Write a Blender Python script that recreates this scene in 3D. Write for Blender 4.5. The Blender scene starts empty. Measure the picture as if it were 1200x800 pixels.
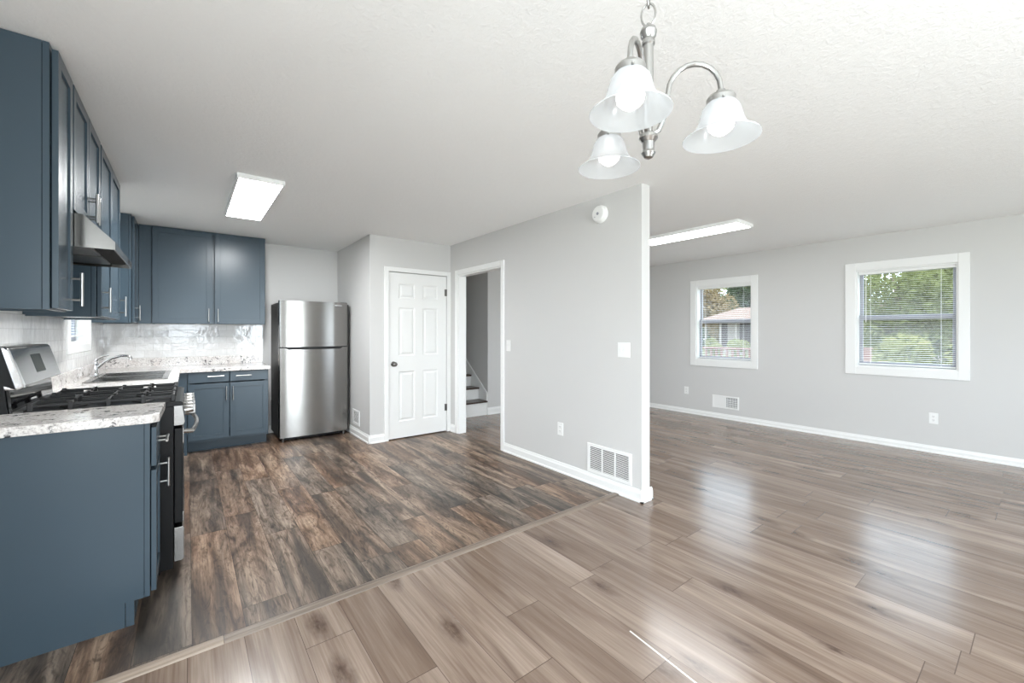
import bpy, bmesh, math, random
from mathutils import Vector, Matrix
random.seed(7)
PI = math.pi
C = bpy.context.scene.collection
sc = bpy.context.scene

def lin(r, g, b):
    f = lambda c: (c/255/12.92) if c/255 <= .04045 else ((c/255+.055)/1.055)**2.4
    return (f(r), f(g), f(b), 1.0)

# ------------------------------------------------------------------ camera, sky, lights, exposure
YAW = math.atan2(380.5, 491.0)
cam_d = bpy.data.cameras.new('camera'); cam = bpy.data.objects.new('camera', cam_d); C.objects.link(cam)
cam.location = (0, 0, 1.304); cam.rotation_euler = (PI/2, 0, -YAW)
cam_d.sensor_width = 36; cam_d.lens = 491.0/1200*36; cam_d.shift_y = -11.3/1200; cam_d.clip_start = .02
sc.camera = cam
sc.view_settings.view_transform = 'Standard'; sc.view_settings.look = 'None'
sc.view_settings.gamma = 1; sc.view_settings.use_curve_mapping = False
sc.view_settings.exposure = 0.06
sc.cycles.use_denoising = True
sc.cycles.max_bounces = 10; sc.cycles.diffuse_bounces = 6; sc.cycles.transparent_max_bounces = 24
sc.cycles.sample_clamp_indirect = 6

SKY_STRENGTH = 6.0
SUN_STRENGTH = .5
REAR_WATT = 58.0
SIDE_WATT = 92.0
BULB = 1.6
LED_KITCHEN = 62.0
LED_LIVING = 18.0

w = bpy.data.worlds.new('sky'); sc.world = w; w.use_nodes = True
bg = w.node_tree.nodes['Background']; bg.inputs[0].default_value = (.74, .86, 1.0, 1); bg.inputs[1].default_value = SKY_STRENGTH
sd = bpy.data.lights.new('sun', 'SUN'); sd.energy = SUN_STRENGTH; sd.angle = .02; sd.color = (1, .95, .86)
so = bpy.data.objects.new('sun', sd); C.objects.link(so)
so.rotation_euler = Vector((.25, -.75, -.62)).to_track_quat('-Z', 'Y').to_euler()
def area(name, loc, direction, sx, sy, watt, col=(1, 1, 1)):
    d = bpy.data.lights.new(name, 'AREA'); d.shape = 'RECTANGLE'; d.size = sx; d.size_y = sy; d.energy = watt; d.color = col
    o = bpy.data.objects.new(name, d); C.objects.link(o); o.location = loc
    o.rotation_euler = Vector(direction).to_track_quat('-Z', 'Y').to_euler(); return o
XL = -.715
# daylight from the rear door that the refrigerator reflects, then three added fill lamps
area('rear_door_daylight', (1.75, -2.30, 1.15), (0, 1, .06), .78, 1.9, REAR_WATT*1.4, (.88, .955, 1.0))
area('rear_dining_fill', (-.05, -2.30, 1.46), (0, 1, -.06), .9, 1.1, REAR_WATT*.5, (.88, .955, 1.0))  # added lamp that brightens the near cabinet panel; no window known here
area('rear_living_fill', (4.6, -2.30, 1.4), (0, 1, .45), 1.9, 1.3, REAR_WATT*.4, (.88, .955, 1.0))  # added lamp, tilted up to lift the living room ceiling
area('side_fill', (XL-.25, -.75, 1.12), (1, .25, -.06), 1.9, 1.9, SIDE_WATT, (.88, .955, 1.0))  # added lamp that lights the partition from the left, no door known here

# ------------------------------------------------------------------ mesh helpers
class MB:
    def __init__(s): s.bm = bmesh.new()
    def box(s, x0, x1, y0, y1, z0, z1, bev=0, rot=None, piv=None):
        x0, x1 = min(x0, x1), max(x0, x1); y0, y1 = min(y0, y1), max(y0, y1); z0, z1 = min(z0, z1), max(z0, z1)
        b = bmesh.new()
        bmesh.ops.create_cube(b, size=1)
        for v in b.verts:
            v.co = Vector((x0 + (v.co.x+.5)*(x1-x0), y0 + (v.co.y+.5)*(y1-y0), z0 + (v.co.z+.5)*(z1-z0)))
        if bev > 0:
            bev = min(bev, .45*min(x1-x0, y1-y0, z1-z0))
            bmesh.ops.bevel(b, geom=list(b.edges), offset=bev, segments=2, affect='EDGES', profile=.5)
        if rot is not None:
            p = Vector(piv) if piv else Vector(((x0+x1)/2, (y0+y1)/2, (z0+z1)/2))
            M = Matrix.Translation(p) @ rot.to_4x4() @ Matrix.Translation(-p)
            bmesh.ops.transform(b, matrix=M, verts=b.verts)
        s._add(b); return s
    def _add(s, b, smooth=False):
        if smooth:
            for f in b.faces: f.smooth = True
        me = bpy.data.meshes.new('t'); b.to_mesh(me); b.free(); s.bm.from_mesh(me); bpy.data.meshes.remove(me)
    def lathe(s, prof, center=(0, 0, 0), axis=(0, 0, 1), seg=28, smooth=True):
        b = bmesh.new(); q = Vector((0, 0, 1)).rotation_difference(Vector(axis).normalized()); c = Vector(center)
        rings = []
        for r, h in prof:
            if r < 1e-6: rings.append([b.verts.new(c + q @ Vector((0, 0, h)))])
            else: rings.append([b.verts.new(c + q @ Vector((r*math.cos(2*PI*k/seg), r*math.sin(2*PI*k/seg), h))) for k in range(seg)])
        for a, d in zip(rings, rings[1:]):
            for k in range(seg):
                k2 = (k+1) % seg
                try:
                    if len(a) == 1 and len(d) == 1: break
                    if len(a) == 1: b.faces.new((a[0], d[k], d[k2]))
                    elif len(d) == 1: b.faces.new((a[k], a[k2], d[0]))
                    else: b.faces.new((a[k], a[k2], d[k2], d[k]))
                except ValueError: pass
        bmesh.ops.recalc_face_normals(b, faces=b.faces)
        s._add(b, smooth); return s
    def cyl(s, p0, p1, r, seg=18, r1=None):
        p0 = Vector(p0); p1 = Vector(p1); L = (p1-p0).length; r1 = r if r1 is None else r1
        e = min(.0015, r*.3)
        return s.lathe([(0, 0), (r-e, 0), (r, e), (r1, L-e), (r1-e, L), (0, L)], p0, p1-p0, seg)
    def tube(s, pts, r, seg=12, closed=False):
        b = bmesh.new(); pts = [Vector(p) for p in pts]; n = len(pts); rings = []
        up = None
        for i, p in enumerate(pts):
            if closed: t = (pts[(i+1) % n]-pts[i-1]).normalized()
            else: t = (pts[min(i+1, n-1)]-pts[max(i-1, 0)]).normalized()
            if up is None:
                up = t.orthogonal().normalized()
            else:
                up = (up - t*up.dot(t)).normalized()
            sd_ = t.cross(up)
            rr = r[i] if isinstance(r, (list, tuple)) else r
            rings.append([b.verts.new(p + up*rr*math.cos(2*PI*k/seg) + sd_*rr*math.sin(2*PI*k/seg)) for k in range(seg)])
        m = n if closed else n-1
        for i in range(m):
            a, d = rings[i], rings[(i+1) % n]
            for k in range(seg):
                b.faces.new((a[k], a[(k+1) % seg], d[(k+1) % seg], d[k]))
        if not closed:
            b.faces.new(rings[0][::-1]); b.faces.new(rings[-1])
        bmesh.ops.recalc_face_normals(b, faces=b.faces)
        s._add(b, True); return s
    def prism(s, poly, axis, a0, a1, bev=0):
        """poly: 2-D outline in the two other axes (x->(y,z), y->(x,z), z->(x,y)), swept along axis from a0 to a1"""
        b = bmesh.new()
        def P(u, v, a): return {'x': (a, u, v), 'y': (u, a, v), 'z': (u, v, a)}[axis]
        lo = [b.verts.new(P(u, v, a0)) for u, v in poly]; hi = [b.verts.new(P(u, v, a1)) for u, v in poly]
        b.faces.new(lo[::-1]); b.faces.new(hi)
        for i in range(len(poly)):
            j = (i+1) % len(poly); b.faces.new((lo[i], lo[j], hi[j], hi[i]))
        bmesh.ops.recalc_face_normals(b, faces=b.faces)
        if bev > 0:
            bmesh.ops.bevel(b, geom=list(b.edges), offset=bev, segments=2, affect='EDGES', profile=.5)
        s._add(b); return s
    def shift(s, v):
        bmesh.ops.translate(s.bm, vec=Vector(v), verts=s.bm.verts); return s

def link_mesh(name, mb, mat, parent=None):
    me = bpy.data.meshes.new(name); mb.bm.to_mesh(me); mb.bm.free()
    o = bpy.data.objects.new(name, me); C.objects.link(o)
    if mat: me.materials.append(mat)
    sm = [p.use_smooth for p in me.polygons]
    if any(sm):
        me.set_sharp_from_angle(angle=math.radians(29)); me.polygons.foreach_set('use_smooth', sm)
    if parent: o.parent = parent
    return o
def struct(name, mb, mat, parent=None):
    o = link_mesh(name, mb, mat, parent)
    if not parent: o['kind'] = 'structure'
    return o
class Thing:
    """an Empty at the base of a thing; parts are given in world coordinates (w=True) or in the thing's own frame"""
    def __init__(s, name, label, cat, loc=(0, 0, 0), rz=0, group=None):
        o = bpy.data.objects.new(name, None); C.objects.link(o); o.empty_display_size = .1
        o.location = loc; o.rotation_euler = (0, 0, rz); o['label'] = label; o['category'] = cat
        if group: o['group'] = group
        s.o = o; s.loc = Vector(loc)
    def part(s, name, mb, mat, parent=None, w=False, label=None):
        if w: mb.shift(-s.loc)
        p = link_mesh(name, mb, mat, parent or s.o)
        if label: p['label'] = label
        return p
def tag(o, label, cat, group=None):
    o['label'] = label; o['category'] = cat
    if group: o['group'] = group
def copy_tree(o, parent=None):
    c = o.copy(); C.objects.link(c)
    if parent: c.parent = parent
    for ch in list(o.children): copy_tree(ch, c)
    return c

# ------------------------------------------------------------------ materials
class NT:
    def __init__(s, name):
        s.m = bpy.data.materials.new(name); s.m.use_nodes = True; s.t = s.m.node_tree; s.n = s.t.nodes; s.l = s.t.links
        s.p = s.n['Principled BSDF']; s.out = s.n['Material Output']
    def new(s, typ, **k):
        n = s.n.new(typ)
        for a, b in k.items(): setattr(n, a, b)
        return n
    def set(s, sock, v):
        if hasattr(v, 'is_output') or isinstance(v, bpy.types.NodeSocket): s.l.new(v, sock)
        else: sock.default_value = v
    def math(s, op, a, b=None, c=None, clamp=False):
        n = s.new('ShaderNodeMath', operation=op); n.use_clamp = clamp
        s.set(n.inputs[0], a)
        if b is not None: s.set(n.inputs[1], b)
        if c is not None: s.set(n.inputs[2], c)
        return n.outputs[0]
    def xyz(s, x, y, z):
        n = s.new('ShaderNodeCombineXYZ'); s.set(n.inputs[0], x); s.set(n.inputs[1], y); s.set(n.inputs[2], z); return n.outputs[0]
    def coord(s):
        n = s.new('ShaderNodeTexCoord'); sp = s.new('ShaderNodeSeparateXYZ'); s.l.new(n.outputs['Object'], sp.inputs[0])
        return n.outputs['Object'], sp.outputs[0], sp.outputs[1], sp.outputs[2]
    def noise(s, vec, scale, detail=2, rough=.5, dist=0):
        n = s.new('ShaderNodeTexNoise'); s.l.new(vec, n.inputs['Vector']); n.inputs['Scale'].default_value = scale
        n.inputs['Detail'].default_value = detail; n.inputs['Roughness'].default_value = rough; n.inputs['Distortion'].default_value = dist
        return n.outputs['Fac']
    def ramp(s, fac, stops, interp='LINEAR'):
        n = s.new('ShaderNodeValToRGB'); n.color_ramp.interpolation = interp; e = n.color_ramp.elements
        while len(e) < len(stops): e.new(.5)
        for i, (p, c) in enumerate(stops): e[i].position = p; e[i].color = c
        s.set(n.inputs[0], fac); return n.outputs[0]
    def mix(s, fac, a, b, mode='MIX'):
        n = s.new('ShaderNodeMix'); n.data_type = 'RGBA'; n.blend_type = mode
        s.set(n.inputs['Factor'], fac); s.set(n.inputs[6], a); s.set(n.inputs[7], b); return n.outputs[2]
    def bump(s, h, strength, dist=.01):
        n = s.new('ShaderNodeBump'); n.inputs['Strength'].default_value = strength; n.inputs['Distance'].default_value = dist
        s.set(n.inputs['Height'], h); s.l.new(n.outputs[0], s.p.inputs['Normal']); return n
def plain(name, col, rough=.5, metal=0, spec=.5, noise=0, bump=0, bscale=200):
    N = NT(name); N.p.inputs['Roughness'].default_value = rough; N.p.inputs['Metallic'].default_value = metal
    N.p.inputs['Specular IOR Level'].default_value = spec
    v, x, y, z = N.coord()
    if noise:
        f = N.noise(v, 6, 4)
        N.set(N.p.inputs['Base Color'], N.mix(f, tuple(c*(1-noise) for c in col[:3])+(1,), tuple(min(1, c*(1+noise)) for c in col[:3])+(1,)))
    else: N.p.inputs['Base Color'].default_value = col
    if bump: N.bump(N.noise(v, bscale, 3), bump, .002)
    return N.m
def emis(name, col, strength):
    N = NT(name); e = N.new('ShaderNodeEmission'); e.inputs[0].default_value = col; e.inputs[1].default_value = strength
    N.l.new(e.outputs[0], N.out.inputs[0]); return N.m

M = {}
M['wall'] = plain('wall_paint', lin(209, 208, 206), .6, bump=.12, bscale=350, noise=.008)
M['trim'] = plain('trim_paint', lin(240, 240, 238), .35)
M['door'] = plain('door_paint', lin(238, 238, 236), .4)
M['white'] = plain('white_plastic', lin(240, 240, 238), .35)
M['blue'] = plain('cabinet_blue', lin(64, 78, 88), .27, 0, .36, noise=.02)
M['bluedark'] = plain('cabinet_inside', lin(40, 44, 50), .6)
M['black'] = plain('black_enamel', lin(12, 12, 13), .35, 0, .25)
M['blackglass'] = plain('black_glass', lin(10, 10, 11), .06)
M['display'] = plain('display_glass', lin(46, 52, 48), .4, 0, .2)
M['iron'] = plain('cast_iron', lin(26, 25, 25), .5, bump=.3, bscale=300)
M['dark'] = plain('dark_void', lin(18, 18, 18), .8)
M['nickel'] = plain('brushed_nickel', lin(172, 171, 169), .28, 1)
M['chrome'] = plain('chrome', lin(225, 225, 226), .1, 1)
M['darknickel'] = plain('aged_nickel', lin(120, 118, 115), .35, 1)
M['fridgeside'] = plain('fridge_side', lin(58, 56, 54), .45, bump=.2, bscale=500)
M['grey'] = plain('sash_grey', lin(158, 159, 168), .4)
M['tread'] = plain('tread_stain', lin(58, 38, 28), .3, noise=.3)
M['bulb'] = emis('bulb_glow', (1, .97, .93, 1), BULB)
M['ledk'] = emis('led_kitchen', (.97, .99, 1, 1), LED_KITCHEN)
M['ledl'] = emis('led_living', (.97, .99, 1, 1), LED_LIVING)
def steel(name='brushed_steel', a=132, c=154):
    N = NT(name); v, x, y, z = N.coord()
    N.p.inputs['Metallic'].default_value = 1
    g = N.noise(N.xyz(N.math('MULTIPLY', x, 3), N.math('MULTIPLY', y, 3), N.math('MULTIPLY', z, 260)), 1, 3)
    N.set(N.p.inputs['Base Color'], N.ramp(g, [(0, lin(a, a-2, a-5)), (1, lin(c, c-2, c-5))]))
    N.set(N.p.inputs['Roughness'], N.math('MULTIPLY_ADD', g, .08, .17))
    N.p.inputs['Anisotropic'].default_value = .85; N.p.inputs['Anisotropic Rotation'].default_value = .25; tg = N.new('ShaderNodeTangent'); tg.direction_type = 'RADIAL'; tg.axis = 'Z'; N.l.new(tg.outputs[0], N.p.inputs['Tangent'])
    N.bump(g, .03, .001); return N.m
M['steel'] = steel(); M['hoodsteel'] = steel('hood_steel', 112, 128)
def ceiling_mat():
    N = NT('ceiling_texture'); v, x, y, z = N.coord()
    N.p.inputs['Base Color'].default_value = lin(245, 245, 244); N.p.inputs['Roughness'].default_value = .85
    a = N.noise(v, 38, 5, .65, .6); b = N.noise(v, 9, 3)
    h = N.math('MULTIPLY', N.math('POWER', a, 2.0), N.math('ADD', b, .35))
    N.bump(h, .25, .02); return N.m
M['ceiling'] = ceiling_mat()
def planks(name, wdt, x0, L, kind):
    """boards run along Y; each has its own seed"""
    N = NT(name); v, x, y, z = N.coord()
    u = N.math('DIVIDE', N.math('SUBTRACT', x, x0), wdt)
    row = N.math('FLOOR', u); fu = N.math('FRACT', u)
    wn = N.new('ShaderNodeTexWhiteNoise', noise_dimensions='1D'); N.l.new(row, wn.inputs['W'])
    al = N.math('ADD', N.math('DIVIDE', y, L), N.math('MULTIPLY', wn.outputs['Value'], 7.3))
    idx = N.math('FLOOR', al); fa = N.math('FRACT', al)
    w2 = N.new('ShaderNodeTexWhiteNoise', noise_dimensions='2D'); N.l.new(N.xyz(row, idx, 0), w2.inputs['Vector'])
    seed = w2.outputs['Value']
    w3 = N.new('ShaderNodeTexWhiteNoise', noise_dimensions='2D'); N.l.new(N.xyz(N.math('ADD', row, 31.7), idx, 0), w3.inputs['Vector'])
    seed2 = w3.outputs['Value']
    # seams
    e1 = N.math('MINIMUM', fu, N.math('SUBTRACT', 1.0, fu)); e1 = N.math('MULTIPLY', e1, wdt)
    e2 = N.math('MULTIPLY', N.math('MINIMUM', fa, N.math('SUBTRACT', 1.0, fa)), L)
    seam1 = N.math('LESS_THAN', e1, .0011); seam2 = N.math('LESS_THAN', e2, .0016)
    seam = N.math('MAXIMUM', seam1, seam2)
    so_ = N.math('MULTIPLY', seed, 57.0); so2 = N.math('MULTIPLY', seed2, 41.0)
    def vec(sx, sy): return N.xyz(N.math('MULTIPLY_ADD', x, sx, so2), N.math('MULTIPLY_ADD', y, sy, so_), so_)
    if kind == 'light':
        broad = N.noise(vec(9, .8), 1, 3, .55, 1.2)
        fine = N.noise(vec(95, 2.6), 1, 4, .6, .4)
        col = N.ramp(broad, [(.22, lin(108, 90, 78)), (.42, lin(140, 121, 107)), (.6, lin(160, 142, 128)), (.8, lin(178, 161, 148))])
        tone = N.ramp(seed2, [(0, lin(214, 208, 203)), (1, lin(255, 255, 255))])
        col = N.mix(1.0, col, tone, 'MULTIPLY')
        fr = N.ramp(fine, [(.3, lin(212, 203, 196)), (.62, (1, 1, 1, 1))])
        col = N.mix(.75, col, fr, 'MULTIPLY')
        # knots
        vo = N.new('ShaderNodeTexVoronoi'); vo.voronoi_dimensions = '2D'; vo.inputs['Scale'].default_value = 1
        wob = N.noise(vec(14, 6), 1, 3)
        kv = N.xyz(N.math('MULTIPLY_ADD', wob, .28, N.math('MULTIPLY_ADD', x, 4.2, so_)), N.math('MULTIPLY_ADD', y, 1.5, so2), 0)
        N.l.new(kv, vo.inputs['Vector']); vo.inputs['Randomness'].default_value = 1
        kd = vo.outputs['Distance']
        kn = N.ramp(kd, [(.04, (1, 1, 1, 1)), (.2, (0, 0, 0, 1))])
        wr = N.noise(vec(60, 25), 1, 3)
        kfac = N.math('MULTIPLY', N.math('MULTIPLY', kn, N.math('GREATER_THAN', seed, .4)), N.math('MULTIPLY_ADD', wr, 1.6, .0), clamp=True)
        col = N.mix(kfac, col, lin(76, 56, 44))
        seamc = lin(84, 68, 58); N.p.inputs['Roughness'].default_value = .3
        N.set(N.p.inputs['Roughness'], N.math('MULTIPLY_ADD', fine, .08, .165)); N.p.inputs['Specular IOR Level'].default_value = .72
        # a thin pale line along one board near the photographer
        cx = N.math('LESS_THAN', N.math('ABSOLUTE', N.math('SUBTRACT', x, N.math('MULTIPLY_ADD', y, .10, 1.413))), .004)
        cy = N.math('MULTIPLY', N.math('GREATER_THAN', y, .78), N.math('LESS_THAN', y, 1.13))
        col = N.mix(seam, col, seamc)
        col = N.mix(N.math('MULTIPLY', cx, cy), col, lin(226, 220, 212))
        bs = fine
    else:
        broad = N.noise(vec(7, .9), 1, 4, .6, 1.5)
        swirl = N.noise(vec(17, 3.2), 1, 5, .65, 3.2)
        fine = N.noise(vec(120, 4), 1, 4, .65, .3)
        brown = N.ramp(broad, [(.28, lin(70, 51, 40)), (.42, lin(112, 88, 71)), (.54, lin(154, 127, 106)), (.72, lin(192, 167, 144))])
        gray = N.ramp(broad, [(.28, lin(52, 47, 43)), (.42, lin(96, 85, 76)), (.54, lin(134, 119, 106)), (.74, lin(178, 161, 145))])
        tw = N.noise(vec(3.5, .7), 1, 2)
        col = N.mix(N.ramp(N.math('ADD', N.math('MULTIPLY', seed, .6), N.math('MULTIPLY', tw, .6)), [(.36, (0, 0, 0, 1)), (.74, (1, 1, 1, 1))]), brown, gray)
        sw = N.ramp(swirl, [(.36, lin(120, 112, 106)), (.5, (1, 1, 1, 1)), (.58, (1, 1, 1, 1)), (.68, lin(176, 168, 160))])
        col = N.mix(.7, col, sw, 'MULTIPLY')
        fr = N.ramp(fine, [(.3, lin(150, 142, 134)), (.6, (1, 1, 1, 1))])
        col = N.mix(.7, col, fr, 'MULTIPLY')
        dk = N.noise(vec(9, .55), 1, 2, .5, .4)
        dfac = N.math('MULTIPLY', N.ramp(dk, [(.52, (0, 0, 0, 1)), (.64, (1, 1, 1, 1))]), N.math('GREATER_THAN', seed2, .35))
        col = N.mix(N.math('MULTIPLY', dfac, .62), col, lin(46, 43, 41))
        seamc = lin(52, 42, 36)
        col = N.mix(seam, col, seamc)
        N.set(N.p.inputs['Roughness'], N.math('MULTIPLY_ADD', fine, .12, .31)); bs = fine
    N.set(N.p.inputs['Base Color'], col)
    h = N.math('SUBTRACT', N.math('MULTIPLY', bs, .12), N.math('MULTIPLY', seam, .6))
    N.bump(h, .35, .002)
    return N.m
M['oak'] = planks('greige_planks', .1925, .0005, 1.22, 'light')
M['rustic'] = planks('rustic_planks', .190, .016, 1.22, 'dark')
def wood(name, a, b, c):
    N = NT(name); v, x, y, z = N.coord()
    g = N.noise(N.xyz(N.math('MULTIPLY', x, 2), N.math('MULTIPLY', y, 60), N.math('MULTIPLY', z, 60)), 1, 4, .6, .5)
    N.set(N.p.inputs['Base Color'], N.ramp(g, [(.25, a), (.5, b), (.8, c)])); N.p.inputs['Roughness'].default_value = .35; return N.m
M['strip'] = wood('strip_wood', lin(96, 84, 74), lin(128, 114, 102), lin(150, 137, 124))
M['strip2'] = wood('strip_wood_pale', lin(128, 112, 98), lin(156, 140, 125), lin(176, 161, 147))
def granite():
    N = NT('granite'); v, x, y, z = N.coord()
    s1 = N.noise(v, 90, 5, .7); s2 = N.noise(v, 14, 4, .6, 1.0); s3 = N.noise(v, 34, 5, .7, 1.2)
    col = N.ramp(s1, [(.30, lin(150, 142, 138)), (.43, lin(204, 198, 194)), (.56, lin(232, 228, 224))])
    bl = N.math('MULTIPLY', N.ramp(s2, [(.54, (0, 0, 0, 1)), (.60, (1, 1, 1, 1))]), N.ramp(s3, [(.49, (0, 0, 0, 1)), (.54, (1, 1, 1, 1))]))
    col = N.mix(bl, col, lin(52, 54, 58))
    pk = N.noise(v, 7, 3)
    col = N.mix(N.ramp(pk, [(.5, (0, 0, 0, 1)), (.75, (.35, .35, .35, 1))]), col, lin(206, 190, 182))
    N.set(N.p.inputs['Base Color'], col); N.p.inputs['Roughness'].default_value = .12; return N.m
M['granite'] = granite()
def tile(name, ax):
    """glossy wavy white subway tile; ax = horizontal axis index of the wall"""
    N = NT(name); v, x, y, z = N.coord()
    b = N.new('ShaderNodeTexBrick'); N.l.new(N.xyz(x if ax == 0 else y, N.math('SUBTRACT', z, 1.016), 0), b.inputs['Vector'])
    b.inputs['Scale'].default_value = 1; b.inputs['Brick Width'].default_value = .152; b.inputs['Row Height'].default_value = .0762
    b.inputs['Mortar Size'].default_value = .0016; b.inputs['Mortar Smooth'].default_value = .3
    b.inputs['Color1'].default_value = lin(222, 220, 218); b.inputs['Color2'].default_value = lin(232, 231, 229); b.inputs['Mortar'].default_value = lin(205, 203, 200)
    N.l.new(b.outputs['Color'], N.p.inputs['Base Color']); N.p.inputs['Roughness'].default_value = .08
    wv = N.noise(v, 13, 2); h = N.math('SUBTRACT', N.math('MULTIPLY', wv, 1.0), N.math('MULTIPLY', b.outputs['Fac'], .3))
    N.bump(h, .45, .006); return N.m
M['tile_x'] = tile('subway_tile_back', 0); M['tile_y'] = tile('subway_tile_side', 1)
def glass():
    N = NT('pane_glass'); tr = N.new('ShaderNodeBsdfTransparent'); gl = N.new('ShaderNodeBsdfGlossy'); gl.inputs['Roughness'].default_value = .02
    fr = N.new('ShaderNodeFresnel'); fr.inputs[0].default_value = 1.45; mx = N.new('ShaderNodeMixShader')
    gm = N.new('ShaderNodeNewGeometry'); N.l.new(N.math('MULTIPLY', fr.outputs[0], N.math('SUBTRACT', 1.0, gm.outputs['Backfacing'])), mx.inputs[0]); N.l.new(tr.outputs[0], mx.inputs[1]); N.l.new(gl.outputs[0], mx.inputs[2]); N.l.new(mx.outputs[0], N.out.inputs[0])
    tr.inputs[0].default_value = (.96, .975, .97, 1); return N.m
M['glass'] = glass()
def frosted():
    N = NT('frosted_glass'); tl = N.new('ShaderNodeBsdfTranslucent'); df = N.new('ShaderNodeBsdfDiffuse'); tp = N.new('ShaderNodeBsdfTransparent'); gl = N.new('ShaderNodeBsdfGlossy')
    for q in (tl, df): q.inputs[0].default_value = (.73, .745, .76, 1)
    gl.inputs['Roughness'].default_value = .15
    a = N.new('ShaderNodeMixShader'); a.inputs[0].default_value = .45; N.l.new(tl.outputs[0], a.inputs[1]); N.l.new(df.outputs[0], a.inputs[2])
    b = N.new('ShaderNodeMixShader'); b.inputs[0].default_value = .42; N.l.new(a.outputs[0], b.inputs[1]); N.l.new(tp.outputs[0], b.inputs[2])
    c = N.new('ShaderNodeMixShader'); c.inputs[0].default_value = .05; N.l.new(b.outputs[0], c.inputs[1]); N.l.new(gl.outputs[0], c.inputs[2])
    N.l.new(c.outputs[0], N.out.inputs[0]); return N.m
M['frosted'] = frosted()
def leafmat(name, a, b):
    N = NT(name); v, x, y, z = N.coord(); g = N.new('ShaderNodeObjectInfo')
    f = N.noise(v, 2.2, 3, .6)
    col = N.ramp(f, [(.3, a), (.7, b)])
    df = N.new('ShaderNodeBsdfDiffuse'); tl = N.new('ShaderNodeBsdfTranslucent'); N.l.new(col, df.inputs[0]); N.l.new(col, tl.inputs[0])
    m = N.new('ShaderNodeMixShader'); m.inputs[0].default_value = .4; N.l.new(df.outputs[0], m.inputs[1]); N.l.new(tl.outputs[0], m.inputs[2]); N.l.new(m.outputs[0], N.out.inputs[0]); return N.m
M['leaf_a'] = leafmat('leaf_mid', lin(82, 88, 54), lin(130, 134, 88))
M['leaf_b'] = leafmat('leaf_dark', lin(52, 66, 48), lin(92, 106, 76))
M['leaf_c'] = leafmat('leaf_yellow', lin(108, 114, 66), lin(158, 156, 104))
M['leaf_d'] = leafmat('leaf_autumn', lin(122, 104, 74), lin(168, 148, 112))
M['bark'] = plain('bark', lin(120, 104, 88), .9, noise=.3)
M['grass'] = plain('lawn', lin(112, 112, 72), .9, noise=.25)
M['shingle'] = plain('roof_shingle', lin(112, 90, 76), .9, noise=.12)
M['brickwall'] = plain('house_wall', lin(62, 48, 45), .9, noise=.15)
M['porchwhite'] = plain('porch_paint', lin(150, 140, 132), .7)
M['deckwood'] = plain('deck_wood', lin(140, 104, 94), .8, noise=.12)
M['housedark'] = plain('house_window_dark', lin(48, 50, 54), .2)

# ------------------------------------------------------------------ setting: room shell
XL, XR = -.715, 6.36            # left wall, window wall
YB, YN, YR = 6.20, 4.87, -2.2   # kitchen back wall, door wall, rear wall
XP0, XP1 = 2.745, 2.85          # partition faces
XK = 1.68                       # nook wall
H = 2.44
YS = 2.15                       # floor change
struct('floor', MB().box(XL-.2, XP0+.05, YS, 6.4, -.1, 0), M['rustic'])
b = MB(); b.box(XL-.2, XP0+.05, YR-.2, YS, -.1, 0); b.box(XP0+.05, XR+.2, YR-.2, 8.2, -.1, 0)
struct('floor_living', b, M['oak'])
struct('ceiling', MB().box(XL-.2, XR+.2, YR-.2, 8.2, H, H+.15), M['ceiling'])
def holed_wall(axis, a0, a1, s0, s1, holes, z0=0, z1=H):
    """wall slab a0..a1 thick on axis, spanning s0..s1; holes = (s_lo, s_hi, z_lo, z_hi) sorted"""
    b = MB()
    def bx(p, q, zz0, zz1):
        if q-p < 1e-4 or zz1-zz0 < 1e-4: return
        if axis == 'x': b.box(a0, a1, p, q, zz0, zz1)
        else: b.box(p, q, a0, a1, zz0, zz1)
    cur = s0
    for (p, q, lo, hi) in holes:
        bx(cur, p, z0, z1); bx(p, q, z0, lo); bx(p, q, hi, z1); cur = q
    bx(cur, s1, z0, z1); return b
KW = (4.56, 5.37, 1.20, 2.05)   # kitchen window hole (y0,y1,z0,z1)
W1 = (2.625, 3.455, .865, 2.02)
W2 = (.60, 1.452, .885, 2.035)
struct('wall_left', holed_wall('x', XL-.15, XL, YR-.2, YB+.15, [(-1.7, .2, .05, 2.1), KW]), M['wall'])  # the large opening is cut for the added side lamp
struct('wall_back', MB().box(XL, XK+.1, YB, YB+.15, 0, H), M['wall'])
struct('wall_nook', MB().box(XK, XK+.1, YN, YB, 0, H), M['wall'])
DOOR = (1.905, 2.690, 0, 2.03)
struct('wall_pantry', holed_wall('y', YN, YN+.1, XK+.1, XP0, [DOOR]), M['wall'])
struct('wall_pantry_inside', MB().box(XK+.1, XP0, YN+.5, YN+.55, 0, H), M['wall'])
OPEN = (3.735, 4.665, 0, 2.03)
struct('wall_partition', holed_wall('x', XP0, XP1, 1.925, 8.05, [OPEN]), M['wall'])
struct('wall_right', holed_wall('x', XR, XR+.15, YR-.2, 5.6, [W2, W1]), M['wall'])
struct('wall_hall', MB().box(3.74, XR, 5.45, 5.55, 0, H), M['wall'])
struct('wall_stair', MB().box(3.74, 3.84, 5.55, 8.05, 0, H), M['wall'])
struct('wall_stair_end', MB().box(XP1, 3.74, 7.95, 8.05, 0, H), M['wall'])
struct('wall_rear', holed_wall('y', YR-.15, YR, XL, XR, [(-.52, .42, .88, 2.05), (1.33, 2.17, .05, 2.1), (3.65, 5.55, .75, 2.05)]), M['wall'])  # openings for the rear door daylight and the two added rear lamps

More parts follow.
